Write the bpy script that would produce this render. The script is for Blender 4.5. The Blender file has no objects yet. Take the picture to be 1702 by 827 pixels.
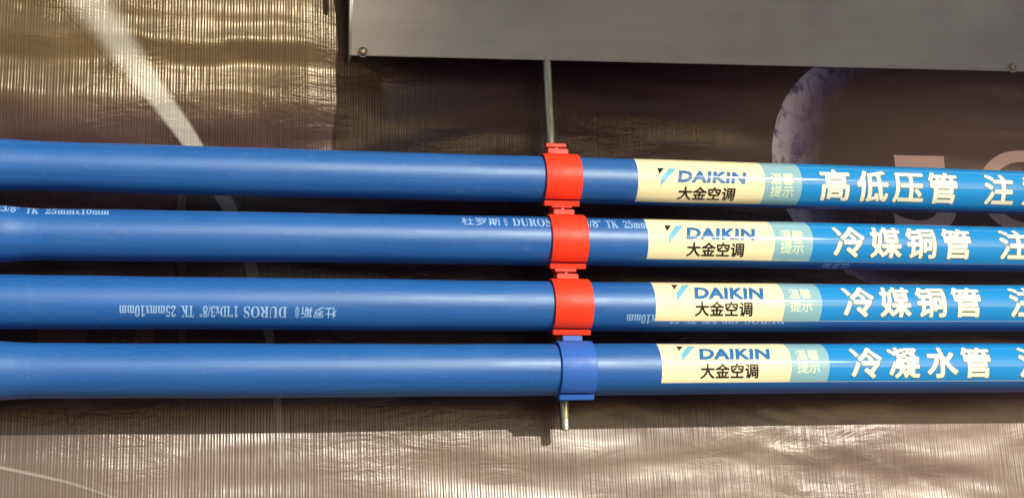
import bpy, bmesh, math, random
import numpy as np
from mathutils import Vector, Matrix

S = bpy.context.scene
COL = S.collection
random.seed(7)

# ------------------------------------------------------------------ camera
F = 2444.0                       # focal length in source-photo pixels
W0, H0 = 1702.0, 827.0
YAW, PITCH, ROLL = math.radians(12.83), math.radians(14.50), math.radians(-2.40)
fwd = Vector((math.sin(YAW) * math.cos(PITCH), math.cos(YAW) * math.cos(PITCH), math.sin(PITCH)))
rgt = fwd.cross(Vector((0, 0, 1))).normalized()
upv = rgt.cross(fwd)
cr, sr = math.cos(ROLL), math.sin(ROLL)
rgt, upv = cr * rgt + sr * upv, -sr * rgt + cr * upv
CAM = -fwd * (F / 2100.0)
cd = bpy.data.cameras.new('camera')
cam = bpy.data.objects.new('camera', cd)
COL.objects.link(cam)
M4 = Matrix((rgt, upv, -fwd)).transposed().to_4x4()
M4.translation = CAM
cam.matrix_world = M4
cd.sensor_width = 36.0
cd.lens = F / W0 * 36.0
cd.clip_start = 0.02
cd.clip_end = 200
S.camera = cam

# ------------------------------------------------------------------ light
SUN_A, SUN_B = 0.44, 0.35        # sun: sideways and downward slope of its rays per unit into the wall
sd = Vector((-SUN_A, 1.0, -SUN_B)).normalized()
elev = math.asin(-sd.z)
w = bpy.data.worlds.new('World')
S.world = w
w.use_nodes = True
nt = w.node_tree
bg = nt.nodes['Background']
sky = nt.nodes.new('ShaderNodeTexSky')
sky.sky_type = 'NISHITA'
sky.sun_disc = False
sky.sun_elevation = elev
sky.sun_rotation = math.atan2(-sd.x, -sd.y)
nt.links.new(sky.outputs[0], bg.inputs[0])
bg.inputs[1].default_value = 0.10
sl = bpy.data.lights.new('sun', 'SUN')
sl.energy = 4.7
sl.angle = math.radians(0.5)
sl.color = (1.0, 0.94, 0.84)
so = bpy.data.objects.new('sun', sl)
COL.objects.link(so)
so.rotation_euler = sd.to_track_quat('-Z', 'Y').to_euler()
so.location = (0.3, -2, 1.5)
S.view_settings.view_transform = 'Standard'
S.view_settings.look = 'None'
S.view_settings.exposure = 0.0
S.view_settings.gamma = 1.0
S.view_settings.use_curve_mapping = False


# ------------------------------------------------------------------ helpers
def ray(px, py):
    return (fwd + rgt * ((px - W0 / 2) / F) + upv * ((H0 / 2 - py) / F))


def at(px, py, depth):
    """point on the plane `depth` metres in front of the wall (y = -depth) seen at a photo pixel"""
    d = ray(px, py)
    return CAM + d * ((-depth - CAM.y) / d.y)


def tag(o, label=None, cat=None, group=None, kind=None):
    if label: o['label'] = label
    if cat: o['category'] = cat
    if group: o['group'] = group
    if kind: o['kind'] = kind
    return o


def empty(name, loc):
    o = bpy.data.objects.new(name, None)
    COL.objects.link(o)
    o.location = loc
    o.empty_display_size = 0.02
    return o


def link(name, me, m, parent=None, world=True, smooth=True, sharp=None):
    """link a mesh whose vertices are in world space (or in the parent's space when world is False)"""
    o = bpy.data.objects.new(name, me)
    COL.objects.link(o)
    if m: me.materials.append(m)
    if smooth:
        for p in me.polygons: p.use_smooth = True
        if sharp: me.set_sharp_from_angle(angle=math.radians(sharp))
    if parent:
        o.parent = parent
        if world:
            base = parent
            off = Vector((0, 0, 0))
            while base:
                off += base.location
                base = base.parent
            me.transform(Matrix.Translation(-off))
    return o


def bm_mesh(bm, name):
    me = bpy.data.meshes.new(name)
    bm.to_mesh(me)
    bm.free()
    return me


# ------------------------------------------------------------------ materials
class Mat:
    def __init__(s, name, base=(.5, .5, .5), rough=.5, metal=0., spec=.5):
        s.m = bpy.data.materials.new(name)
        s.m.use_nodes = True
        s.nt = s.m.node_tree
        s.b = s.nt.nodes['Principled BSDF']
        s.set('Base Color', (*base, 1)); s.set('Roughness', rough); s.set('Metallic', metal)
        s.set('Specular IOR Level', spec)
        s.co = None

    def set(s, k, v): s.b.inputs[k].default_value = v

    def n(s, t, **kw):
        nd = s.nt.nodes.new(t)
        for k, v in kw.items():
            if k.startswith('i_'):
                nd.inputs[k[2:].replace('_', ' ')].default_value = v
            else: setattr(nd, k, v)
        return nd

    def l(s, a, b): s.nt.links.new(a, b)

    def pos(s, scale=(1, 1, 1), rot=(0, 0, 0)):
        g = s.n('ShaderNodeNewGeometry')
        mp = s.n('ShaderNodeMapping')
        mp.inputs['Scale'].default_value = scale
        mp.inputs['Rotation'].default_value = rot
        s.l(g.outputs['Position'], mp.inputs['Vector'])
        return mp.outputs[0]

    def noise(s, scale=(1, 1, 1), sc=1., det=3., rough=.55, rot=(0, 0, 0), dist=0.):
        nz = s.n('ShaderNodeTexNoise')
        nz.inputs['Scale'].default_value = sc
        nz.inputs['Detail'].default_value = det
        nz.inputs['Roughness'].default_value = rough
        nz.inputs['Distortion'].default_value = dist
        s.l(s.pos(scale, rot), nz.inputs['Vector'])
        return nz.outputs['Fac']

    def math(s, op, a, b=None, c=None, clamp=False):
        nd = s.n('ShaderNodeMath', operation=op, use_clamp=clamp)
        for i, v in enumerate((a, b, c)):
            if v is None: continue
            if isinstance(v, (int, float)): nd.inputs[i].default_value = v
            else: s.l(v, nd.inputs[i])
        return nd.outputs[0]

    def rng(s, v, a, b, c, d):
        nd = s.n('ShaderNodeMapRange')
        s.l(v, nd.inputs[0])
        for i, q in enumerate((a, b, c, d)): nd.inputs[i + 1].default_value = q
        return nd.outputs[0]

    def mix(s, f, a, b):
        nd = s.n('ShaderNodeMix', data_type='RGBA')
        if isinstance(f, (int, float)): nd.inputs[0].default_value = f
        else: s.l(f, nd.inputs[0])
        for i, v in ((6, a), (7, b)):
            if isinstance(v, tuple): nd.inputs[i].default_value = (*v, 1)
            else: s.l(v, nd.inputs[i])
        return nd.outputs[2]

    def bump(s, h, strength=.5, dist=.001, to=True, prev=None):
        nd = s.n('ShaderNodeBump')
        nd.inputs['Strength'].default_value = strength
        nd.inputs['Distance'].default_value = dist
        s.l(h, nd.inputs['Height'])
        if prev: s.l(prev, nd.inputs['Normal'])
        if to: s.l(nd.outputs[0], s.b.inputs['Normal'])
        return nd.outputs[0]


def plastic(name, base, rough, var=.12, bump=.15, spec=.5, coat=0., coat_rough=.05, streak=(6, 120, 120)):
    k = Mat(name, base, rough, 0, spec)
    nz = k.noise(streak, 1.6, 4)
    dark = tuple(c * (1 - var) for c in base); lite = tuple(min(1, c * (1 + var) + var * .01) for c in base)
    k.l(k.mix(k.rng(nz, .3, .7, 0, 1), dark, lite), k.b.inputs['Base Color'])
    k.l(k.rng(k.noise((1, 1, 1), 90, 3), .3, .7, rough - .06, rough + .08), k.b.inputs['Roughness'])
    if bump: k.bump(k.noise((40, 300, 300), 1.5, 4), bump, .0006)
    if coat:
        k.set('Coat Weight', coat); k.set('Coat Roughness', coat_rough)
    return k


# blue foam sleeve: slightly lengthwise-streaked matt plastic skin with faint scuffs
def foam(name, base):
    k = Mat(name, base, .46, 0, .72)
    k.set('Specular Tint', (.84, .96, 1, 1))
    a = k.noise((5, 260, 260), 1.0, 5, .6)
    c = k.noise((22, 22, 22), 1.0, 3)
    col = k.mix(k.rng(a, .3, .7, 0, 1), tuple(v * .86 for v in base), tuple(v * 1.16 for v in base))
    col = k.mix(k.rng(c, .45, .75, 0, .25), col, (base[0] * 1.6, base[1] * 1.25, base[2] * 1.05))
    sc = k.noise((300, 900, 900), 1.0, 2, .5)
    col = k.mix(k.rng(sc, .66, .75, 0, .35), col, (.16, .27, .48))
    du = k.noise((60, 160, 160), 1.0, 5, .7)
    col = k.mix(k.rng(du, .60, .80, 0, .22), col, (.22, .27, .34))
    k.l(col, k.b.inputs['Base Color'])
    k.l(k.rng(c, .3, .7, .39, .49), k.b.inputs['Roughness'])
    k.bump(k.noise((14, 170, 170), 1.2, 4), .25, .0007)
    return k.m


M_FOAM = foam('blue_foam_skin', (.011, .094, .32))
M_PRINT = plastic('pale_blue_ink', (.26, .42, .68), .5, .35, 0, streak=(700, 700, 700)).m
M_RED = plastic('red_plastic', (.82, .040, .011), .46, .08, .12, .28).m
M_BLUE = plastic('blue_plastic', (.026, .115, .43), .42, .08, .12, .3).m
M_COPPER = plastic('copper_pipe_metal', (.70, .33, .18), .3, .1, 0).m


def film(name, base, rough=.35):
    """printed sticker under a clear glossy film with long lengthwise ripples"""
    k = Mat(name, base, .6, 0, .08)
    a = k.noise((8, 60, 60), 1.5, 4)
    k.l(k.mix(k.rng(a, .3, .7, 0, 1), tuple(v * .94 for v in base), tuple(min(1, v * 1.05) for v in base)), k.b.inputs['Base Color'])
    k.set('Coat Weight', 1.0); k.set('Coat Roughness', .055); k.set('Coat IOR', 1.5)
    nd = k.n('ShaderNodeBump')
    nd.inputs['Strength'].default_value = .16
    nd.inputs['Distance'].default_value = .0005
    k.l(k.noise((9, 90, 90), 1.0, 3, .5), nd.inputs['Height'])
    k.l(nd.outputs[0], k.b.inputs['Coat Normal'])
    return k.m


M_CREAM = film('cream_sticker', (.86, .76, .46))
M_WHITE = film('white_edge_highlight', (.88, .87, .82))
M_TEAL = film('pale_teal_sticker', (.24, .44, .49))
M_SKYB = film('bright_blue_sticker', (.010, .235, .57))
M_INK_CREAM = film('cream_ink', (.88, .85, .66))
M_INK_OUT = film('olive_outline_ink', (.13, .16, .10))
M_INK_BLACK = film('black_ink', (.012, .010, .008))
M_INK_BLUE = film('logo_blue_ink', (.022, .14, .36))
M_INK_SKY = film('logo_sky_ink', (.16, .45, .60))
M_INK_PALE = film('pale_yellow_ink', (.62, .74, .52))


# ---- banner: dark glossy printed vinyl with fine vertical ribs and creases
def vinyl(name, colour_fn, spec=.5):
    k = Mat(name, (.05, .03, .03), .4, 0, spec)
    col = colour_fn(k)
    if isinstance(col, tuple): k.set('Base Color', (*col, 1))
    else: k.l(col, k.b.inputs['Base Color'])
    # ribs: fine vertical corrugation, 2.2 mm apart, fading in and out
    sx = k.n('ShaderNodeSeparateXYZ')
    g = k.n('ShaderNodeNewGeometry')
    k.l(g.outputs['Position'], sx.inputs[0])
    wob = k.noise((9, 9, 1.2), 1.0, 2)
    xx = k.math('MULTIPLY_ADD', wob, .006, sx.outputs['X'])
    rib = k.math('SINE', k.math('MULTIPLY', xx, 2 * math.pi / .0022))
    rib2 = k.math('SINE', k.math('MULTIPLY', xx, 2 * math.pi / .0057))
    fine = k.noise((420, 1, 9), 1.0, 3, .7)
    mask = k.rng(k.noise((7, 7, 20), 1.0, 4), .36, .62, .18, 1.0)
    rh = k.math('MULTIPLY', k.math('ADD', k.math('MULTIPLY', rib, .42), k.math('MULTIPLY_ADD', rib2, .30, k.math('MULTIPLY', fine, 2.4))), mask)
    rh = k.math('MULTIPLY', rh, k.rng(sx.outputs['Z'], -.06, -.14, 1.0, .80))
    n1 = k.bump(rh, .75, .00029, to=False)
    cl = k.rng(k.noise((6, 1, 12), 1.0, 2), .47, .62, .05, 1.25)
    cl = k.math('MULTIPLY', cl, k.rng(sx.outputs['Z'], -.06, -.14, 1.0, .42))
    crs = k.noise((22, 1, 75), 1.0, 5, .60, (0, .12, 0), 1.0)
    n2 = k.bump(k.math('MULTIPLY', crs, cl), .5, .0030, to=False, prev=n1)
    cr2 = k.noise((120, 1, 200), 1.0, 3, .6, (0, -.15, 0), .8)
    k.bump(k.math('MULTIPLY', cr2, cl), .45, .0008, to=True, prev=n2)
    k.l(k.rng(k.noise((12, 12, 30), 1.0, 4), .3, .7, .27, .35), k.b.inputs['Roughness'])
    k.set('Specular IOR Level', .42)
    k.set('Specular Tint', (1.0, .90, .72, 1))
    gz = k.math('MULTIPLY', k.rng(sx.outputs['X'], -.08, -.17, 0, 1), k.rng(sx.outputs['Z'], .06, .13, 0, 1))
    for nm, c0, c1 in (('Specular Tint', (1, .90, .80), (1, .80, .44)), ('Coat Tint', (1, .95, .86), (1, .88, .62))):
        k.l(k.mix(gz, c0, c1), k.b.inputs[nm])
    k.set('Coat Weight', .26); k.set('Coat Roughness', .27); k.set('Coat IOR', 1.55)
    nb = [l for l in k.nt.links if l.to_socket == k.b.inputs['Normal']][0].from_socket
    k.l(nb, k.b.inputs['Coat Normal'])
    return k.m


def banner_col(k):
    n = k.noise((3, 3, 16), 1.0, 5, .6, (0, .05, 0))
    n2 = k.noise((2, 2, 2.5), 1.0, 3)
    col = k.mix(k.rng(n, .35, .68, 0, 1), (.020, .007, .014), (.046, .018, .028))
    sx = k.n('ShaderNodeSeparateXYZ'); g = k.n('ShaderNodeNewGeometry')
    k.l(g.outputs['Position'], sx.inputs[0])
    # printed warm dusk towards the right of the picture, brown towards its left edge
    col = k.mix(k.rng(sx.outputs['X'], .12, .42, 0, .9), col, (.210, .125, .125))
    col = k.mix(k.rng(sx.outputs['X'], -.10, -.35, 0, .6), col, (.060, .034, .032))
    gz = k.math('MULTIPLY', k.rng(sx.outputs['X'], -.06, -.16, 0, 1), k.rng(sx.outputs['Z'], .075, .13, 0, 1))
    col = k.mix(k.math('MULTIPLY', gz, .7), col, (.100, .068, .032))  # gold sheen of the sun painted into the upper left
    # sun glare painted as a paler gold base along the lower part
    col = k.mix(k.math('MULTIPLY', k.rng(sx.outputs['Z'], -.11, -.16, 0, 1), k.rng(n2, .35, .6, .35, .85)), col, (.140, .104, .084))
    return col


M_BANNER = vinyl('printed_banner_vinyl', banner_col)
M_STREAK = vinyl('pale_streak_print', lambda k: (.50, .48, .44))
M_STREAK_DIM = vinyl('dim_reddish_streak_print', lambda k: (.13, .085, .085))
M_STREAK_RED = vinyl('brown_red_shape', lambda k: (.095, .045, .050))  # brown-red tone of the flat patches and bars on the sheet
M_PINK = vinyl('pink_lettering_print', lambda k: (.99, .68, .66))


# ------------------------------------------------------------------ ground far below the banner, paving in daylight
k = Mat('concrete_paving', (.33, .31, .28), .85)
k.l(k.mix(k.noise((6, 6, 6), 1, 6), (.26, .245, .22), (.40, .375, .34)), k.b.inputs['Base Color'])
k.bump(k.noise((60, 60, 60), 1, 4), .3, .003)
bm = bmesh.new()
vs = [bm.verts.new(v) for v in ((-12, -14, -1.25), (12, -14, -1.25), (12, .6, -1.25), (-12, .6, -1.25))]
bm.faces.new(vs)
tag(link('pavement', bm_mesh(bm, 'pavement'), k.m, smooth=False), 'grey concrete pavement in front of the banner', kind='structure')

# ------------------------------------------------------------------ the banner
rg = np.random.default_rng(11)
LAT = rg.random((256, 256))


def vnoise(x, z):
    xi = np.floor(x).astype(int); zi = np.floor(z).astype(int)
    fx = x - xi; fz = z - zi
    fx = fx * fx * fx * (fx * (fx * 6 - 15) + 10); fz = fz * fz * fz * (fz * (fz * 6 - 15) + 10)
    g_ = lambda a, b: LAT[a % 256, b % 256]
    return (g_(xi, zi) * (1 - fx) * (1 - fz) + g_(xi + 1, zi) * fx * (1 - fz) + g_(xi, zi + 1) * (1 - fx) * fz + g_(xi + 1, zi + 1) * fx * fz) * 2 - 1


# slope of the folds against height: + faces up to the sun, - faces down
_sl = [(-60, .10), (10, .12), (28, .02), (40, -.02), (52, .12), (72, .12), (86, -.16), (112, -.16), (128, .10), (160, .12), (176, -.02), (200, -.16), (240, -.22), (262, -.10), (300, .0)]
_zz = [at(250, p[0], 0).z for p in _sl][::-1]
_ss = [(p[1] - .112) * 1.3 for p in _sl][::-1]
FZ = np.linspace(-.3, .5, 1600)
_s = np.interp(FZ, _zz, _ss, left=0, right=0)
FY = np.cumsum(_s - _s.mean() * (_s != 0)) * (FZ[1] - FZ[0])


def wall_y(x, z):
    """height of the wrinkled banner surface (metres, y towards the wall positive)"""
    x = np.asarray(x, float); z = np.asarray(z, float)
    a = vnoise(x / .16 + 3.1, (z + .10 * x) / .026 + 40)
    b = vnoise(x / .07 + 13.7, (z - .06 * x) / .015 + 71)
    c = vnoise(x / .030 + 31, (z + .25 * x) / .0085 + 17)
    lump = np.clip(vnoise(x / .12 + 60, z / .10 + 33) * 1.4 + .1, 0, 1)
    # long folds of the sagging upper left part
    zz = z + .0075 * vnoise(x / .085 + 5, z / .09 + 9) + .003 * vnoise(x / .03 + 25, z / .03 + 19) + .012 * x
    wl = np.clip((-.10 - x) / .06, 0, 1) * np.clip((z - .02) / .03, 0, 1)
    f = np.interp(zz, FZ, FY)
    a = a * (1 - .75 * wl)
    lo = np.clip((-.10 - z) / .04, 0, 1)
    a = a * (1 - .52 * lo)
    return .0017 * a + wl * f + .00035 * b + .00022 * c * lump - .0004


def sheet(name, xs, zs, mask, m, lift, parent):
    X, Z = np.meshgrid(xs, zs)
    Y = wall_y(X, Z) - lift
    n, r = len(xs), len(zs)
    me = bpy.data.meshes.new(name)
    co = np.stack([X, Y, Z], -1).reshape(-1, 3)
    i = (np.arange(r - 1)[:, None] * n + np.arange(n - 1)[None, :]).ravel()
    f = np.stack([i, i + 1, i + n + 1, i + n], -1)
    me.vertices.add(len(co)); me.vertices.foreach_set('co', co.ravel().astype(np.float32))
    me.loops.add(f.size); me.loops.foreach_set('vertex_index', f.ravel().astype(np.int32))
    me.polygons.add(len(f)); me.polygons.foreach_set('loop_start', np.arange(0, f.size, 4).astype(np.int32))
    me.update(calc_edges=True)
    me.polygons.foreach_set('use_smooth', np.ones(len(f), bool))
    me.validate()
    return link(name, me, m, parent, smooth=False)


banner = empty('printed_banner', (0, 0, -.62))
tag(banner, 'wrinkled glossy dark printed banner with a planet, hung behind the blue pipes', 'banner')
sheet('banner_sheet', np.arange(-.66, .86, .0024), np.arange(-.62, .55, .0020), None, M_BANNER, 0, banner)


def conform(name, polys, m, lift=.00025, step=.006, parent=banner, label=None):
    """flat shape on the banner: polygons in wall x,z cut into small pieces and laid on the wrinkled sheet"""
    bm = bmesh.new()
    for P in polys:
        vs = [bm.verts.new((p[0], 0, p[1])) for p in P]
        try: bm.faces.new(vs)
        except ValueError: pass
    bmesh.ops.triangulate(bm, faces=bm.faces[:])
    xs = [v.co.x for v in bm.verts]; zs = [v.co.z for v in bm.verts]
    for ax, a, b in ((0, min(xs), max(xs)), (2, min(zs), max(zs))):
        q = math.ceil(a / step) * step
        no = Vector((1, 0, 0)) if ax == 0 else Vector((0, 0, 1))
        while q < b:
            bmesh.ops.bisect_plane(bm, geom=bm.verts[:] + bm.edges[:] + bm.faces[:], plane_co=no * q, plane_no=no, dist=1e-7)
            q += step
    for v in bm.verts: v.co.y = float(wall_y(v.co.x, v.co.z)) - lift
    for f in bm.faces:
        f.normal_update()
        if f.normal.y > 0: f.normal_flip()
    o = link(name, bm_mesh(bm, name), m, parent)
    if label: o['label'] = label
    return o


def wp(px, py):
    p = at(px, py, 0)
    return (p.x, p.z)


def ribbon(pts):
    """pts: (px, py, width px) along a printed line -> quads in wall coordinates"""
    out = []
    for (a, b) in zip(pts[:-1], pts[1:]):
        d = Vector((b[0] - a[0], b[1] - a[1])).normalized()
        nn = Vector((-d.y, d.x))
        q = [(a[0] + nn.x * a[2] / 2, a[1] + nn.y * a[2] / 2), (b[0] + nn.x * b[2] / 2, b[1] + nn.y * b[2] / 2),
             (b[0] - nn.x * b[2] / 2, b[1] - nn.y * b[2] / 2), (a[0] - nn.x * a[2] / 2, a[1] - nn.y * a[2] / 2)]
        out.append([wp(*p) for p in q])
    return out


def smooth_path(pts, n=6):
    out = []
    P = [pts[0]] + list(pts) + [pts[-1]]
    for i in range(1, len(P) - 2):
        p0, p1, p2, p3 = (np.array(P[j], float) for j in (i - 1, i, i + 1, i + 2))
        for t in np.linspace(0, 1, n, endpoint=False):
            out.append(tuple(.5 * ((2 * p1) + (-p0 + p2) * t + (2 * p0 - 5 * p1 + 4 * p2 - p3) * t * t + (-p0 + 3 * p1 - 3 * p2 + p3) * t ** 3)))
    out.append(tuple(pts[-1]))
    return out


def ribbon_strip(pts):
    pts = smooth_path(pts)
    L = []
    for i, a in enumerate(pts):
        p, q = pts[max(i - 1, 0)], pts[min(i + 1, len(pts) - 1)]
        d = Vector((q[0] - p[0], q[1] - p[1])).normalized()
        L.append(((a[0] - d.y * a[2] / 2, a[1] + d.x * a[2] / 2), (a[0] + d.y * a[2] / 2, a[1] - d.x * a[2] / 2)))
    return [[wp(*L[i][0]), wp(*L[i + 1][0]), wp(*L[i + 1][1]), wp(*L[i][1])] for i in range(len(L) - 1)]


def soft_band(name, pts, inner, label):
    """printed band of light whose sides fade into the banner's own print; pts: (px, py, width)"""
    pts = smooth_path(pts, 14)
    NA = 13
    bm = bmesh.new()
    fl = bm.verts.layers.float.new('fade')
    rows = []
    for i, a in enumerate(pts):
        p, q = pts[max(i - 1, 0)], pts[min(i + 1, len(pts) - 1)]
        d = Vector((q[0] - p[0], q[1] - p[1])).normalized()
        soft = a[3]
        row = []
        for j in range(NA):
            t = j / (NA - 1) * 2 - 1
            hw = a[2] / 2
            x, z = wp(a[0] - d.y * t * hw, a[1] + d.x * t * hw)
            v = bm.verts.new((x, float(wall_y(x, z)) - .00022, z))
            edge = min(1.0, (1 - abs(t)) / max(.02, soft))
            v[fl] = edge * edge * (3 - 2 * edge) * a[4]
            row.append(v)
        rows.append(row)
    for p, q in zip(rows[:-1], rows[1:]):
        for j in range(NA - 1): bm.faces.new((p[j], p[j + 1], q[j + 1], q[j]))
    for f in bm.faces:
        f.normal_update()
        if f.normal.y > 0: f.normal_flip()
    o = link(name, bm_mesh(bm, name), inner, banner)
    o['label'] = label
    return o


def streak_col(k):
    at_ = k.n('ShaderNodeAttribute', attribute_name='fade')
    return k.mix(at_.outputs['Fac'], banner_col(k), (.38, .36, .33))


soft_band('light_streak', [(92, -60, 110, .95, .62), (160, 30, 84, .9, .7), (214, 105, 64, .75, .8), (262, 170, 44, .5, .85), (317, 240, 32, .3, .95), (350, 296, 30, .3, .8), (384, 352, 26, .25, .6), (418, 448, 22, .25, .45), (448, 560, 18, .3, .35), (460, 660, 16, .4, .3), (468, 750, 14, .5, .15), (470, 780, 12, .5, 0.)], vinyl('fading_streak_print', streak_col), 'pale curved light streak printed on the banner')
conform('light_streak', ribbon_strip([(301, 322, 14), (301, 356, 14)]), M_STREAK_DIM)
conform('light_streak', ribbon_strip([(301, 434, 13), (302, 462, 12)]), M_STREAK_RED)
conform('light_streak', ribbon_strip([(302, 540, 11), (303, 700, 10)]), M_STREAK_RED)
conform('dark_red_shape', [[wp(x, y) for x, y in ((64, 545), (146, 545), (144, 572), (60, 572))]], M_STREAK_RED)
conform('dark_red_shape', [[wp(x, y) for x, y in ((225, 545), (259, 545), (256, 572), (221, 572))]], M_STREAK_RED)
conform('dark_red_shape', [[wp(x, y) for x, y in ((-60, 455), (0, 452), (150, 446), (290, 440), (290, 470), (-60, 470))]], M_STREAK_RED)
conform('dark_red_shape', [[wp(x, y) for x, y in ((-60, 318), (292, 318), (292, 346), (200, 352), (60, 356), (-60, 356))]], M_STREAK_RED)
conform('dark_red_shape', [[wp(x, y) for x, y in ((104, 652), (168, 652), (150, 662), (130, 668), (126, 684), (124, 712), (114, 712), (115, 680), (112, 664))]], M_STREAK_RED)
conform('light_streak', ribbon_strip([(1206, 712, 2), (1262, 684, 2.5), (1336, 656, 2)]), M_STREAK_DIM)
soft_band('light_streak', [(-30, 770, 9, .9, .55), (60, 789, 8, .9, .5), (130, 806, 8, .9, .35), (210, 834, 7, .9, .15)], vinyl('thin_fading_streak_print', streak_col), 'thin pale line printed at the lower left of the banner')


# planet: disc with a lit crescent that fades into the dark print
def planet_col(k):
    cx, cz = wp(1478, 276)
    ex, ez = wp(1283, 262)
    r = math.hypot(cx - ex, cz - ez)
    g = k.n('ShaderNodeNewGeometry')
    sx = k.n('ShaderNodeSeparateXYZ'); k.l(g.outputs['Position'], sx.inputs[0])
    dx = k.math('DIVIDE', k.math('SUBTRACT', sx.outputs['X'], cx + .30 * r), r)
    dz = k.math('DIVIDE', k.math('SUBTRACT', sx.outputs['Z'], cz - .02 * r), r)
    d = k.math('SQRT', k.math('ADD', k.math('MULTIPLY', dx, dx), k.math('MULTIPLY', dz, dz)))
    cl = k.noise((38, 38, 30), 1, 7, .68, (0, .5, 0), 1.9)
    cl2 = k.noise((110, 110, 80), 1, 5, .6, (0, -.4, 0), 1.2)
    fade = k.rng(k.math('ADD', d, k.math('MULTIPLY', cl, .22)), 1.0, 1.30, 0, 1)
    c = k.mix(k.rng(k.math('ADD', cl, k.math('MULTIPLY', cl2, .35)), .54, .70, 0, 1), (.11, .095, .27), (.80, .70, .88))
    inner = k.rng(k.math('ADD', d, k.math('MULTIPLY', cl2, .2)), 1.16, 1.36, .72, 0)
    c = k.mix(inner, c, (.13, .11, .33))
    return k.mix(fade, banner_col(k), c)


cx, cz = wp(1478, 276)
ex, ez = wp(1283, 262)
pr = math.hypot(cx - ex, cz - ez)
disc = [(cx + pr * math.cos(t), cz + pr * math.sin(t)) for t in np.linspace(0, 2 * math.pi, 96, endpoint=False)]
conform('planet_picture', [disc], vinyl('planet_print', planet_col), .00020, label='pale violet cloudy planet crescent printed on the banner')


# ------------------------------------------------------------------ lettering
_cache = {}


def glyphs(text, offset=0., shear=0., res=3, space=1.):
    key = (text, offset, shear, res, space)
    if key in _cache: return _cache[key]
    cu = bpy.data.curves.new('tmp_text', 'FONT')
    cu.body = text; cu.size = 1; cu.offset = offset; cu.shear = shear
    cu.resolution_u = res; cu.fill_mode = 'FRONT'; cu.space_character = space
    o = bpy.data.objects.new('tmp_text', cu)
    COL.objects.link(o)
    dg = bpy.context.evaluated_depsgraph_get()
    ev = o.evaluated_get(dg)
    me = ev.to_mesh()
    V = np.array([v.co[:2] for v in me.vertices]); P = [tuple(p.vertices) for p in me.polygons]
    ev.to_mesh_clear()
    bpy.data.objects.remove(o); bpy.data.curves.remove(cu)
    _cache[key] = (V, P)
    return V, P


def embolden(V, P, w):
    """thicken letters: copies shifted in eight directions (stacked a few micrometres apart when wrapped)"""
    out = [(V, P)]
    for j in range(8):
        t = j * math.pi / 4 + .2
        out.append((V + np.array([math.cos(t), math.sin(t)]) * w, P))
    return out


def fit(V, box):
    """scale the outline to box = x0, x1, y0, y1"""
    a, b = V.min(0), V.max(0)
    s = (V - a) / (b - a)
    return np.stack([box[0] + s[:, 0] * (box[1] - box[0]), box[2] + s[:, 1] * (box[3] - box[2])], -1)


v5, p5 = glyphs('5', .012, 0., 14)
A = wp(1473, 257); B = wp(1592, 390)
f5 = fit(v5, (A[0], B[0], B[1], A[1]))
G, pG = glyphs('G', .004, 0., 14)
A2 = wp(1618, 249); B2 = wp(1765, 392)
fG = fit(G, (A2[0], B2[0], B2[1], A2[1]))
conform('pink_number', [[tuple(f5[i]) for i in q] for q in p5], M_PINK, .0003, label='large pale pink 5 printed on the banner')
conform('pink_letter', [[tuple(fG[i]) for i in q] for q in pG], M_PINK, .0003, label='large pale pink round letter printed on the banner')

# ------------------------------------------------------------------ pipes
DPIPE = .050


XF = at(20, 390, DPIPE + .015).x
XJ = at(56, 390, DPIPE + .015).x


class Pipe:
    def __init__(s, i, cL, cR, T, depth, flare=0.):
        """cL, cR: photo y of the centre line at x=0 and x=1702; T: seen thickness in px at x=850"""
        s.i = i
        a, b = at(60, cL, depth), at(1660, cR, depth)
        s.dir = (b - a).normalized()
        s.a = a
        m = (a + b) / 2
        zc = (m - CAM).dot(fwd)
        s.R = T / 2 * zc / F
        s.flare = flare
        s.bow = random.uniform(-.0006, .0006)

    def r(s, x):
        f = s.flare * (.5 - .5 * math.tanh((x - XF) / .009)) + .007 * (.5 - .5 * math.tanh((x - XJ) / .0012))
        return s.R * (1 + f + .006 * math.sin(x * 23 + s.i * 2) + .004 * math.sin(x * 61 + s.i))

    def c(s, x):
        t = (x - s.a.x) / s.dir.x
        p = s.a + s.dir * t
        p.z += .0007 * math.sin(x * 5.2 + s.i * 1.9)
        return p

    def pt(s, x, arc, lift=0., r=None):
        ph = arc / s.R
        rr = (s.r(x) if r is None else r) + lift
        p = s.c(x)
        return Vector((p.x, p.y - rr * math.cos(ph), p.z + rr * math.sin(ph)))

    def hit(s, px, py):
        """(x, arc) where the photo pixel meets the sleeve"""
        d = ray(px, py)
        x = at(px, py, DPIPE + .012).x
        for _ in range(6):
            c = s.c(x)
            # solve in the yz plane
            oy, oz = CAM.y - c.y, CAM.z - c.z
            A_ = d.y ** 2 + d.z ** 2; B_ = 2 * (oy * d.y + oz * d.z); C_ = oy * oy + oz * oz - s.R ** 2
            D_ = max(B_ * B_ - 4 * A_ * C_, 0)
            t = (-B_ - math.sqrt(D_)) / (2 * A_)
            p = CAM + d * t
            x = p.x
        ph = math.atan2(p.z - c.z, -(p.y - c.y))
        return x, ph * s.R


PIPES = [Pipe(0, 274.0, 320.5, 77, DPIPE, .03), Pipe(1, 389.5, 413.0, 80, DPIPE, .11),
         Pipe(2, 503.0, 511.5, 83, DPIPE), Pipe(3, 614.5, 612.0, 86, DPIPE, .07)]
X0, X1 = -.56, .78
labels = ['topmost blue foam pipe, clear of any printing on its left half',
          'second blue foam pipe from the top, serif printing along its upper edge',
          'third blue foam pipe from the top, white printing upside down below its highlight',
          'bottom blue foam pipe held by the blue clamp']


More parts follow.
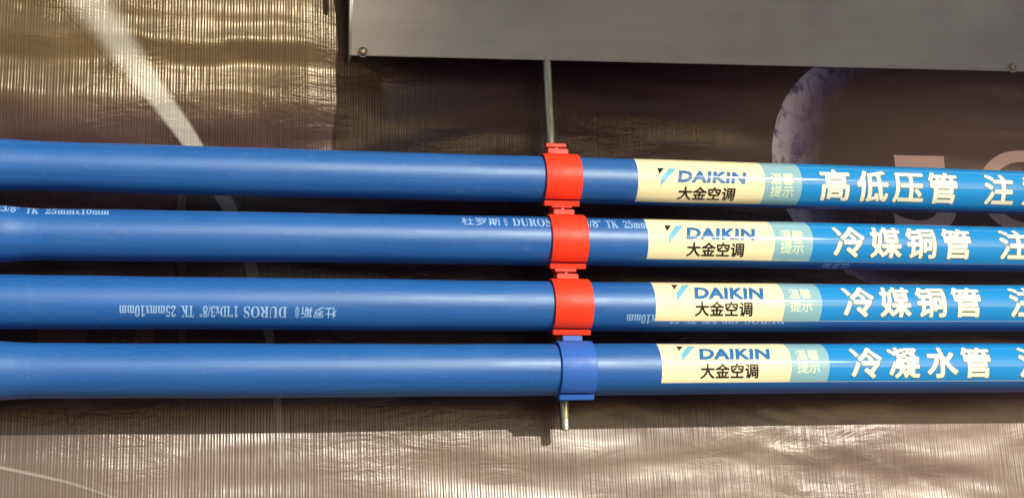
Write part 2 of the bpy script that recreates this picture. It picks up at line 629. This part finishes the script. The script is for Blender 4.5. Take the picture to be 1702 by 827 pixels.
def lathe(pipe, r0, x0, x1, nx, nphi, name, r1=None, lift=0.):
    """tube of outer radius r0 (None = sleeve radius) round a pipe's axis, closed by ring ends when r1 is given"""
    bm = bmesh.new()
    xs = np.linspace(x0, x1, nx)
    rings = []

    def ring(x, rr):
        c = pipe.c(x)
        return [bm.verts.new((c.x, c.y - rr * math.cos(t), c.z + rr * math.sin(t))) for t in np.linspace(0, 2 * math.pi, nphi, endpoint=False)]
    if r1: rings.append(ring(xs[0], r1))
    for x in xs: rings.append(ring(x, pipe.r(x) + lift if r0 is None else r0))
    if r1:
        rings.append(ring(xs[-1], r1))
        rings.append(rings[0])
    for a, b in zip(rings[:-1], rings[1:]):
        for j in range(nphi):
            k_ = (j + 1) % nphi
            bm.faces.new((a[j], a[k_], b[k_], b[j]))
    bmesh.ops.recalc_face_normals(bm, faces=bm.faces[:])
    return bm_mesh(bm, name)


def wrap(name, pipe, V, P, m, lift, parent, dx=.0011, heavy=0.):
    """lay flat outlines (x, arc) on the sleeve, cut fine enough to follow its curve"""
    bm = bmesh.new()
    for j, (Vj, Pj) in enumerate(embolden(V, P, heavy) if heavy else [(V, P)]):
        vs = [bm.verts.new((v[0], v[1], j * 3e-6)) for v in Vj]
        for q in Pj:
            try: bm.faces.new([vs[i] for i in q])
            except ValueError: pass
    bmesh.ops.triangulate(bm, faces=bm.faces[:])
    ys = [v.co.y for v in bm.verts]; xs = [v.co.x for v in bm.verts]
    q = math.ceil(min(ys) / dx) * dx
    while q < max(ys):
        bmesh.ops.bisect_plane(bm, geom=bm.verts[:] + bm.edges[:] + bm.faces[:], plane_co=(0, q, 0), plane_no=(0, 1, 0), dist=1e-8)
        q += dx
    stp = .02
    q = math.ceil(min(xs) / stp) * stp
    while q < max(xs):
        bmesh.ops.bisect_plane(bm, geom=bm.verts[:] + bm.edges[:] + bm.faces[:], plane_co=(q, 0, 0), plane_no=(1, 0, 0), dist=1e-8)
        q += stp
    nrm = []
    for v in bm.verts:
        v.co = pipe.pt(v.co.x, v.co.y, lift + v.co.z)
    for f in bm.faces:
        f.normal_update()
        c = f.calc_center_median()
        if f.normal.dot(c - pipe.c(c.x)) < 0: f.normal_flip()
    me = bm_mesh(bm, name)
    o = link(name, me, m, parent)
    return o


def merge(parts):
    V, P, n = [], [], 0
    for v, p in parts:
        V.append(v); P += [tuple(i + n for i in q) for q in p]; n += len(v)
    return np.concatenate(V), P


def rect_pts(x0, x1, s0, s1, left=None, right=None, n=12):
    """outline with optionally bulged ends: left/right give the x offset in the middle"""
    L = [(x0 + (left or 0) * math.sin(math.pi * t), s0 + (s1 - s0) * t) for t in np.linspace(0, 1, n)]
    Rr = [(x1 + (right or 0) * math.sin(math.pi * t), s0 + (s1 - s0) * t) for t in np.linspace(0, 1, n)]
    V = np.array(L + Rr)
    P = [(i, i + n, i + n + 1, i + 1) for i in range(n - 1)]
    return V, P


BIG = [('高低压管', (1389, 1451, 1511, 1568, 1661, 1723), 288, 334, '注意'),
       ('冷媒铜管', (1412, 1473, 1532, 1591, 1686, 1748), 380, 428, '注意'),
       ('冷媒铜管', (1428, 1489, 1549, 1608, 1703, 1765), 478, 527, '注意'),
       ('冷凝水管', (1441, 1503, 1566, 1624, 1718, 1780), 579, 626, '注意')]
STK = [  # left edge, cream end, teal end, (top, bottom) at the left edge, (top, bottom) at x~1500
    (1062, 1269, 1330, (274, 334), (283, 346)),
    (1079, 1285, 1348, (367, 430), (375, 436)),
    (1091, 1301, 1363, (467, 530), (473, 535)),
    (1101, 1313, 1376, (571, 633), (574, 634))]
LOGO = [(1094, 1126, 280, 309), (1107, 1139, 375, 405), (1120, 1151, 474, 501), (1128, 1160, 576, 600)]
WORD = [(1127, 1240, 286, 303), (1141, 1255, 380, 397), (1154, 1269, 479, 496), (1162, 1280, 580, 596)]
HAN = [(1126, 1223, 312, 331), (1141, 1238, 405, 424), (1155, 1252, 503, 523), (1164, 1262, 606, 626)]
TIP = [(1281, 1320, 288, 328), (1297, 1336, 383, 421), (1312, 1350, 480, 519), (1324, 1363, 581, 620)]


def han_row(chars, centres, em, sc, offset):
    parts = []
    for ch, cxx in zip(chars, centres):
        v, p = glyphs(ch, offset)
        v = (v - np.array([.5, .38])) * em + np.array([cxx, sc])
        parts.append((v, p))
    return merge(parts)


def sticker(pipe, i, root):
    xl, xc, xt, (t0, b0), (t1, b1) = STK[i]
    hx0, sa = pipe.hit(xl, (t0 + b0) / 2)
    hx1, _ = pipe.hit(xc, (t0 + b0) / 2 + 3)
    hx2, _ = pipe.hit(xt, (t0 + b0) / 2 + 4)
    smax = pipe.R * math.radians(66)
    smin = (pipe.hit(xl + 40, b0)[1] + pipe.hit(1500, b1)[1]) / 2
    st = empty('sticker', tuple(pipe.pt(hx0, 0) - root.location))
    st.parent = root
    bul = .0013
    nn = 24
    # every panel is laid side by side; the ends of the cream and teal panels bow to the right
    V, P = rect_pts(hx0 - .0005, .7004, smin - .0004, smax + .0003, 0, 0, nn); wrap('edge_highlight', pipe, V, P, M_WHITE, .00013, st)  # white rim stands in for the highlight along the film's edge
    V, P = rect_pts(hx0, hx1, smin, smax, 0, bul, nn); wrap('cream_panel', pipe, V, P, M_CREAM, .00022, st)
    V, P = rect_pts(hx1, hx2, smin, smax, bul, bul * 1.3, nn); wrap('teal_panel', pipe, V, P, M_TEAL, .00022, st)
    V, P = rect_pts(hx2, .70, smin, smax, bul * 1.3, 0, nn); wrap('blue_panel', pipe, V, P, M_SKYB, .00022, st)
    mm = lambda box: (pipe.hit(box[0], box[3]), pipe.hit(box[1], box[2]))

    def boxf(x0, x1, y0, y1):
        yc = (y0 + y1) / 2; xc_ = (x0 + x1) / 2
        return (pipe.hit(x0, yc)[0], pipe.hit(x1, yc)[0], pipe.hit(xc_, y1)[1], pipe.hit(xc_, y0)[1])
    # company word
    v, p = glyphs('DAIKIN', .012, .14, 3, 1.06)
    wrap('lettering', pipe, fit(v, boxf(*WORD[i])), p, M_INK_BLUE, .00034, st, heavy=.00055)['label'] = 'bold blue slanted word'
    # arrow emblem: black corner and sky-blue slanted bar
    b = boxf(*LOGO[i]); w_, h_ = b[1] - b[0], b[3] - b[2]
    q = lambda u, t: (b[0] + u * w_, b[2] + t * h_)
    wrap('emblem_corner', pipe, np.array([q(0, 1), q(.06, .62), q(.36, 1)]), [(0, 1, 2)], M_INK_BLACK, .00034, st)
    wrap('emblem_bar', pipe, np.array([q(.12, .40), q(.60, 1.0), q(1.0, 1.0), q(.12, 0)]), [(0, 3, 2, 1)], M_INK_SKY, .00034, st)
    # small black characters
    b = boxf(*HAN[i]); em = (b[1] - b[0]) / 4 * .99
    v, p = han_row('大金空调', [b[0] + (b[1] - b[0]) * (j + .5) / 4 for j in range(4)], em, (b[2] + b[3]) / 2, 0)
    wrap('lettering', pipe, v, p, M_INK_BLACK, .00034, st, heavy=.00032)['label'] = 'small black characters'
    # pale two-line note
    b = boxf(*TIP[i]); em = (b[1] - b[0]) / 2 * 1.02; h4 = (b[3] - b[2]) / 4
    v1, p1 = han_row('温馨', [b[0] + (b[1] - b[0]) * (j + .5) / 2 for j in range(2)], em, b[3] - h4, 0)
    v2, p2 = han_row('提示', [b[0] + (b[1] - b[0]) * (j + .5) / 2 for j in range(2)], em, b[2] + h4, 0)
    wrap('lettering', pipe, v1, p1, M_INK_PALE, .00034, st, heavy=.00018)['label'] = 'upper line of small pale yellow characters'
    wrap('lettering', pipe, v2, p2, M_INK_PALE, .00034, st, heavy=.00018)['label'] = 'lower line of small pale yellow characters'
    # big cream characters with a thin dark outline
    ch, cs, y0, y1, tail = BIG[i]
    xs = [pipe.hit(c_, (y0 + y1) / 2)[0] for c_ in cs]
    s1, s0 = pipe.hit(1500, y0)[1], pipe.hit(1500, y1)[1]
    em = (pipe.hit(1525, 310 + 98 * i)[0] - pipe.hit(1475, 310 + 98 * i)[0]) * 1.05
    yc = (s0 + s1) / 2
    for j0, j1 in ((0, 4), (4, 6)):
        v, p = han_row((ch + tail)[j0:j1], xs[j0:j1], em, yc, 0)
        wrap('lettering_outline', pipe, v + np.array([.00015, -.0002]), p, M_INK_OUT, .00034, st, heavy=.00128)
        wrap('lettering', pipe, v, p, M_INK_CREAM, .00042, st, heavy=.00070)['label'] = 'large bold cream characters'


def bold(s):
    """serif bold letters and digits"""
    o = ''
    for c in s:
        if 'A' <= c <= 'Z': o += chr(0x1D400 + ord(c) - 65)
        elif 'a' <= c <= 'z': o += chr(0x1D41A + ord(c) - 97)
        elif '0' <= c <= '9': o += chr(0x1D7CE + ord(c) - 48)
        else: o += c
    return o


def inkline(pipe, root, segs, s0, s1, flip=False, m=None):
    """segs: (text, photo x left, photo x right); s0, s1 lower and upper arc of the letters"""
    parts = []
    for txt, xa, xb, kx in segs:
        v, p = glyphs(bold(txt) if kx == 'serif' else txt, .004 if kx == 'serif' else .010)
        v = fit(v, (0, 1, 0, 1))
        if flip: v = 1 - v
        v = np.stack([xa + v[:, 0] * (xb - xa), s0 + v[:, 1] * (s1 - s0)], -1)
        parts.append((v, p))
    v, p = merge(parts)
    o = wrap('printed_lettering', pipe, v, p, m or M_PRINT, .00012, root)
    return o


GRP = 'blue foam covered pipes clamped in a row'
for i, pp in enumerate(PIPES):
    c = pp.c(X0)
    root = empty('insulated_pipe', (c.x, c.y, c.z))
    tag(root, labels[i], 'pipe', GRP)
    link('foam_sleeve', lathe(pp, None, X0, X1, 700, 96, 'foam_sleeve', r1=.0118), M_FOAM, root, sharp=50)
    link('copper_pipe', lathe(pp, .0116, X0 - .02, X1 + .02, 4, 32, 'copper_pipe', r1=.0104), M_COPPER, root, sharp=50)
    sticker(pp, i, root)
    X = lambda px, py: pp.hit(px, py)[0]
    A_ = lambda px, py: pp.hit(px, py)[1]
    if i == 1:
        s0 = A_(880, 376); s1 = s0 + .0090
        inkline(pp, root, [('杜罗斯', X(767, 367), X(832, 367), 'han'), ('®', X(836, 364), X(842, 364), 'han'), ('DUROS 1"ID', X(852, 370), X(958, 370), 'serif'),
                           ('x3/8"', X(962, 374), X(1000, 374), 'serif'), ('TK', X(1008, 376), X(1028, 376), 'serif'), ('25mmx10mm', X(1038, 378), X(1122, 378), 'serif')], s0, s1)
        s0 = A_(120, 358) + .0012; s1 = s0 + .0085
        inkline(pp, root, [('DUROS 1"IDx3/8"', X(-110, 352), X(32, 352), 'serif'), ('TK', X(42, 354), X(64, 354), 'serif'), ('25mmx10mm', X(75, 356), X(181, 357), 'serif')], s0, s1)
        s1 = A_(1390, 437); s0 = s1 - .0085
        inkline(pp, root, [('杜罗斯', X(1366, 441), X(1412, 441), 'han')], s0, s1, True)
    if i == 2:
        s1 = A_(350, 508); s0 = A_(350, 527)
        inkline(pp, root, [('杜罗斯', X(500, 521), X(559, 522), 'han'), ('®', X(490, 527), X(497, 527), 'han'), ('DUROS', X(405, 519), X(477, 520), 'serif'),
                           ('1"IDx3/8"', X(332, 518), X(396, 519), 'serif'), ('TK', X(301, 516), X(322, 516), 'serif'), ('25mmx10mm', X(198, 515), X(292, 516), 'serif')], s0, s1, True)
        s1 = A_(1090, 522); s0 = A_(1090, 537)
        inkline(pp, root, [('DUROS', X(1238, 534), X(1304, 534), 'serif'), ('1"IDx3/8"', X(1168, 532), X(1228, 532), 'serif'),
                           ('TK', X(1138, 530), X(1158, 530), 'serif'), ('25mmx10mm', X(1041, 528), X(1130, 528), 'serif')], s0, s1, True)

# ------------------------------------------------------------------ rod, brackets
def tube(name, a, b, r, n, m, parent=None, cap=True, rings=2, sharp=40):
    bm = bmesh.new()
    d = (b - a).normalized()
    u = d.orthogonal().normalized(); v = d.cross(u)
    R_ = []
    for t in np.linspace(0, 1, rings):
        c_ = a.lerp(b, t)
        R_.append([bm.verts.new(c_ + u * r * math.cos(q) + v * r * math.sin(q)) for q in np.linspace(0, 2 * math.pi, n, endpoint=False)])
    for p, q in zip(R_[:-1], R_[1:]):
        for j in range(n): bm.faces.new((p[j], p[(j + 1) % n], q[(j + 1) % n], q[j]))
    if cap:
        bm.faces.new(R_[0][::-1]); bm.faces.new(R_[-1])
        bmesh.ops.bevel(bm, geom=[e for e in bm.edges if len(e.link_faces) == 2 and any(len(f.verts) > 4 for f in e.link_faces)], offset=r * .18, segments=2, affect='EDGES')
    bmesh.ops.recalc_face_normals(bm, faces=bm.faces[:])
    return link(name, bm_mesh(bm, name), m, parent, sharp=sharp)


k = Mat('brass_tinted_zinc', (.62, .56, .40), .28, 1.0)
k.l(k.mix(k.rng(k.noise((300, 300, 40), 1, 4), .35, .65, 0, 1), (.42, .38, .28), (.74, .68, .46)), k.b.inputs['Base Color'])
k.l(k.rng(k.noise((200, 200, 60), 1, 4), .3, .7, .2, .42), k.b.inputs['Roughness'])
M_ROD = k.m
RD = .0235
rt = at(905, 40, RD); rb_ = at(939.5, 714, RD)
rod = empty('mounting_rod', tuple(rb_))
tag(rod, 'thin bare metal rod running down behind the coloured pipe clamps', 'rod')
tube('rod_bar', rb_, rt, .0038, 24, M_ROD, rod, rings=30)


def rod_x(z):
    t = (z - rb_.z) / (rt.z - rb_.z)
    return rb_.x + (rt.x - rb_.x) * t


def arc_block(name, pipe, cx, x0, x1, a0, a1, r0, r1, m, parent, seg=28, bev=.0006):
    """curved slab from angle a0 to a1 (degrees, 0 = front, 90 = top) between radii r0, r1, along x0..x1 (relative to cx)"""
    bm = bmesh.new()
    L = []
    for t in np.linspace(math.radians(a0), math.radians(a1), seg):
        row = []
        for x, rr in ((x0, r0), (x1, r0), (x1, r1), (x0, r1)):
            c_ = pipe.c(cx + x)
            row.append(bm.verts.new((c_.x, c_.y - rr * math.cos(t), c_.z + rr * math.sin(t))))
        L.append(row)
    for p, q in zip(L[:-1], L[1:]):
        for j in range(4): bm.faces.new((p[j], p[(j + 1) % 4], q[(j + 1) % 4], q[j]))
    bm.faces.new(L[0][::-1]); bm.faces.new(L[-1])
    bmesh.ops.recalc_face_normals(bm, faces=bm.faces[:])
    if bev:
        es = [e for e in bm.edges if len(e.link_faces) == 2 and e.calc_face_angle(0) > .9]
        bmesh.ops.bevel(bm, geom=es, offset=bev, segments=3, affect='EDGES', profile=.6)
    return link(name, bm_mesh(bm, name), m, parent, sharp=35)


def box(name, o_, ax, ay, az, hx, hy, hz, m, parent, bev=.0005):
    """oriented bevelled block: centre o_, axes, half sizes"""
    bm = bmesh.new()
    bmesh.ops.create_cube(bm, size=2)
    for v in bm.verts:
        v.co = o_ + ax * (v.co.x * hx) + ay * (v.co.y * hy) + az * (v.co.z * hz)
    bmesh.ops.recalc_face_normals(bm, faces=bm.faces[:])
    if bev: bmesh.ops.bevel(bm, geom=bm.edges[:], offset=bev, segments=2, affect='EDGES')
    return link(name, bm_mesh(bm, name), m, parent, sharp=35)


CL = [(904, 967, 302), (914, 978, 400), (919, 986, 503), (930, 992, 608)]
cl_lab = ['topmost red plastic clamp, at the end of the bare metal rod', 'middle one of the three red plastic pipe clamps',
          'lowest red plastic clamp, directly above the blue one', 'blue plastic pipe clamp round the bottom pipe']
for i, (pp, (xa, xb, yc)) in enumerate(zip(PIPES, CL)):
    m = M_BLUE if i == 3 else M_RED
    x0, _ = pp.hit(xa + 4, yc); x1, _ = pp.hit(xb + 1, yc)
    cx = (x0 + x1) / 2; hw = (x1 - x0) / 2
    c = pp.c(cx)
    root = empty('pipe_clamp', (c.x, c.y, c.z - pp.R))
    tag(root, cl_lab[i], 'clamp', 'plastic clamps on the metal rod')
    R = pp.r(cx)
    arc_block('strap', pp, cx, -hw, hw, -65, 84, R + .0003, R + .0022, m, root, 40, .0008)
    # flared lip along the lower edge of the strap
    def loc(ang, rad, dx=0.):
        t = math.radians(ang)
        q = pp.c(cx + dx)
        return Vector((q.x, q.y - rad * math.cos(t), q.z + rad * math.sin(t)))
    ex = (pp.dir + Vector((0, 0, random.uniform(-.012, .012)))).normalized()

    def frame(ang):
        t = math.radians(ang)
        return Vector((0, -math.cos(t), math.sin(t))), Vector((0, math.sin(t), math.cos(t)))
    rd, tg = frame(-70)
    box('lip', loc(-74.5, R + .0032) , ex, (rd * .75 - tg * .65).normalized(), (rd * .65 + tg * .75).normalized(), hw * .985, .0021, .0010, m, root, .0005)
    # rear cradle that grips the back of the pipe and carries the rod
    arc_block('cradle', pp, cx, -hw * .94, hw * .62, 86, 282, R + .0003, R + .0019, m, root, 44)
    # snap latch standing on top
    rx = -.0014
    rd, tg = frame(86)
    box('latch_block', loc(82, R + .0036, rx + .0006), ex, tg, rd, hw * .56, .0032, .0021, m, root)
    box('latch_stem', loc(83, R + .0066, rx), ex, tg, rd, hw * .07, .0012, .0012, m, root, .0002)
    box('latch_bar', loc(84, R + .0089, rx - .0006), ex, tg, rd, hw * .56, .0028, .0014, m, root, .0004)
    # boss round the rod
    zb = c.z
    xr = rod_x(zb)
    tube('rod_socket', Vector((rod_x(zb - R), -RD, zb - R - .0010)), Vector((rod_x(zb + R + .001), -RD, zb + R + .001)), .0048, 24, m, root)
    box('back_pad', Vector((xr, -.0275, zb)), Vector((1, 0, 0)), Vector((0, 1, 0)), Vector((0, 0, 1)), 0.0085, .0030, .0100, m, root)

# ------------------------------------------------------------------ brushed metal hood above
k = Mat('brushed_steel', (.50, .49, .47), .40, .55)
a = k.noise((4, 120, 420), 1, 5, .6)
b_ = k.noise((7, 7, 14), 1, 5, .6)
cc = k.mix(k.rng(a, .3, .7, 0, 1), (.60, .55, .50), (.70, .65, .59))
cc = k.mix(k.rng(k.noise((5, 5, 9), 1, 4, .6, (0, .3, 0), .6), .40, .64, .55, 0), cc, (.40, .35, .345))
cc = k.mix(k.rng(b_, .42, .66, 0, .7), cc, (.68, .64, .56))
k.l(cc, k.b.inputs['Base Color'])
k.l(k.rng(b_, .3, .7, .42, .58), k.b.inputs['Roughness'])
n0 = k.bump(k.noise((9, 9, 16), 1, 3), .35, .0035, to=False)
k.bump(a, .12, .0003, prev=n0)
M_STEEL = k.m
PD = .028
TAU = math.radians(12)
pl, pr_ = at(581, 92, PD), at(1702, 119, PD)
ed = (pr_ - pl).normalized()
pr_ = pl + ed * .80
upd = Vector((0, -math.sin(TAU), math.cos(TAU)))
hood = empty('metal_hood', tuple(pl))
tag(hood, 'brushed grey steel hood with bolts along its lower edge, above the pipes', 'hood')


def slab(name, pts, th, m, parent, bev=.0006):
    """prism of a polygon: pts front outline (world), thickness vector th"""
    bm = bmesh.new()
    a_ = [bm.verts.new(p) for p in pts]
    b__ = [bm.verts.new(Vector(p) + th) for p in pts]
    bm.faces.new(a_); bm.faces.new(b__[::-1])
    n = len(pts)
    for j in range(n): bm.faces.new((a_[j], a_[(j + 1) % n], b__[(j + 1) % n], b__[j]))
    bmesh.ops.recalc_face_normals(bm, faces=bm.faces[:])
    if bev: bmesh.ops.bevel(bm, geom=bm.edges[:], offset=bev, segments=2, affect='EDGES')
    return link(name, bm_mesh(bm, name), m, parent, sharp=30)


nrm = ed.cross(upd).normalized()
if nrm.y > 0: nrm = -nrm
UP = .20
slab('lower_panel', [pl, pr_, pr_ + upd * UP, pl + upd * UP], -nrm * .0016, M_STEEL, hood)
# folded returns that carry the panel off the wall
slab('side_return', [pl + ed * .0005, pl + ed * .0005 + upd * UP, pl + ed * .0005 + upd * UP + Vector((0, .0185, 0)), pl + ed * .0005 + Vector((0, .0185, 0))][::-1], ed * .0012, M_STEEL, hood, .0002)
# deeper housing standing out above: its left side and lower edge throw the broad shade on the banner
HD = .235
wx = at(552, 120, 0).x + SUN_A * HD - .0035
zt = at(wx, 0, HD)
z_low = max(at(700, -14, HD).z, at(1690, -14, HD).z)
for nm, (xa, xb, ya, yb, za, zb_) in (('housing_front', (wx, .95, -HD, -HD + .0015, z_low, z_low + .17)),
                                     ('housing_side', (wx + .0002, wx + .0017, -HD + .0016, -.110, z_low + .09, z_low + .17))):
    box(nm, Vector(((xa + xb) / 2, (ya + yb) / 2, (za + zb_) / 2)), Vector((1, 0, 0)), Vector((0, 1, 0)), Vector((0, 0, 1)), (xb - xa) / 2, (yb - ya) / 2, (zb_ - za) / 2, M_STEEL, hood, .0004)
# narrow bracket beside the housing
sb = at(521, 52, 0)
bx, bz = sb.x + SUN_A * .140, sb.z + SUN_B * .140
box('side_bracket', Vector((bx, -.140, bz + .09)), Vector((1, 0, 0)), Vector((0, 1, 0)), Vector((0, 0, 1)), .0021, .0015, .09, M_STEEL, hood, .0003)
box('bracket_arm', Vector(((bx + wx) / 2, -.136, bz + .14)), Vector((1, 0, 0)), Vector((0, 1, 0)), Vector((0, 0, 1)), abs(wx - bx) / 2 + .002, .0023, .006, M_STEEL, hood, .0003)


def bolt(px, py, name='bolt'):
    # on the lower panel
    d = ray(px, py)
    t = (pl - CAM).dot(nrm) / d.dot(nrm)
    p = CAM + d * t
    bm = bmesh.new()
    prof = [(.0045, 0), (.0045, .0006), (.0037, .0008), (.0036, .0022), (.0028, .0032), (.0015, .0037), (.0012, .0030)]
    u = ed; v = nrm.cross(u)
    R_ = [[bm.verts.new(p + nrm * h + (u * math.cos(q) + v * math.sin(q)) * r) for q in np.linspace(0, 2 * math.pi, 20, endpoint=False)] for r, h in prof]
    for a1, b1 in zip(R_[:-1], R_[1:]):
        for j in range(20): bm.faces.new((a1[j], a1[(j + 1) % 20], b1[(j + 1) % 20], b1[j]))
    bm.faces.new(R_[-1])
    bmesh.ops.recalc_face_normals(bm, faces=bm.faces[:])
    link(name, bm_mesh(bm, name), M_ROD, hood, sharp=40)


bolt(603, 86); bolt(1683, 112)
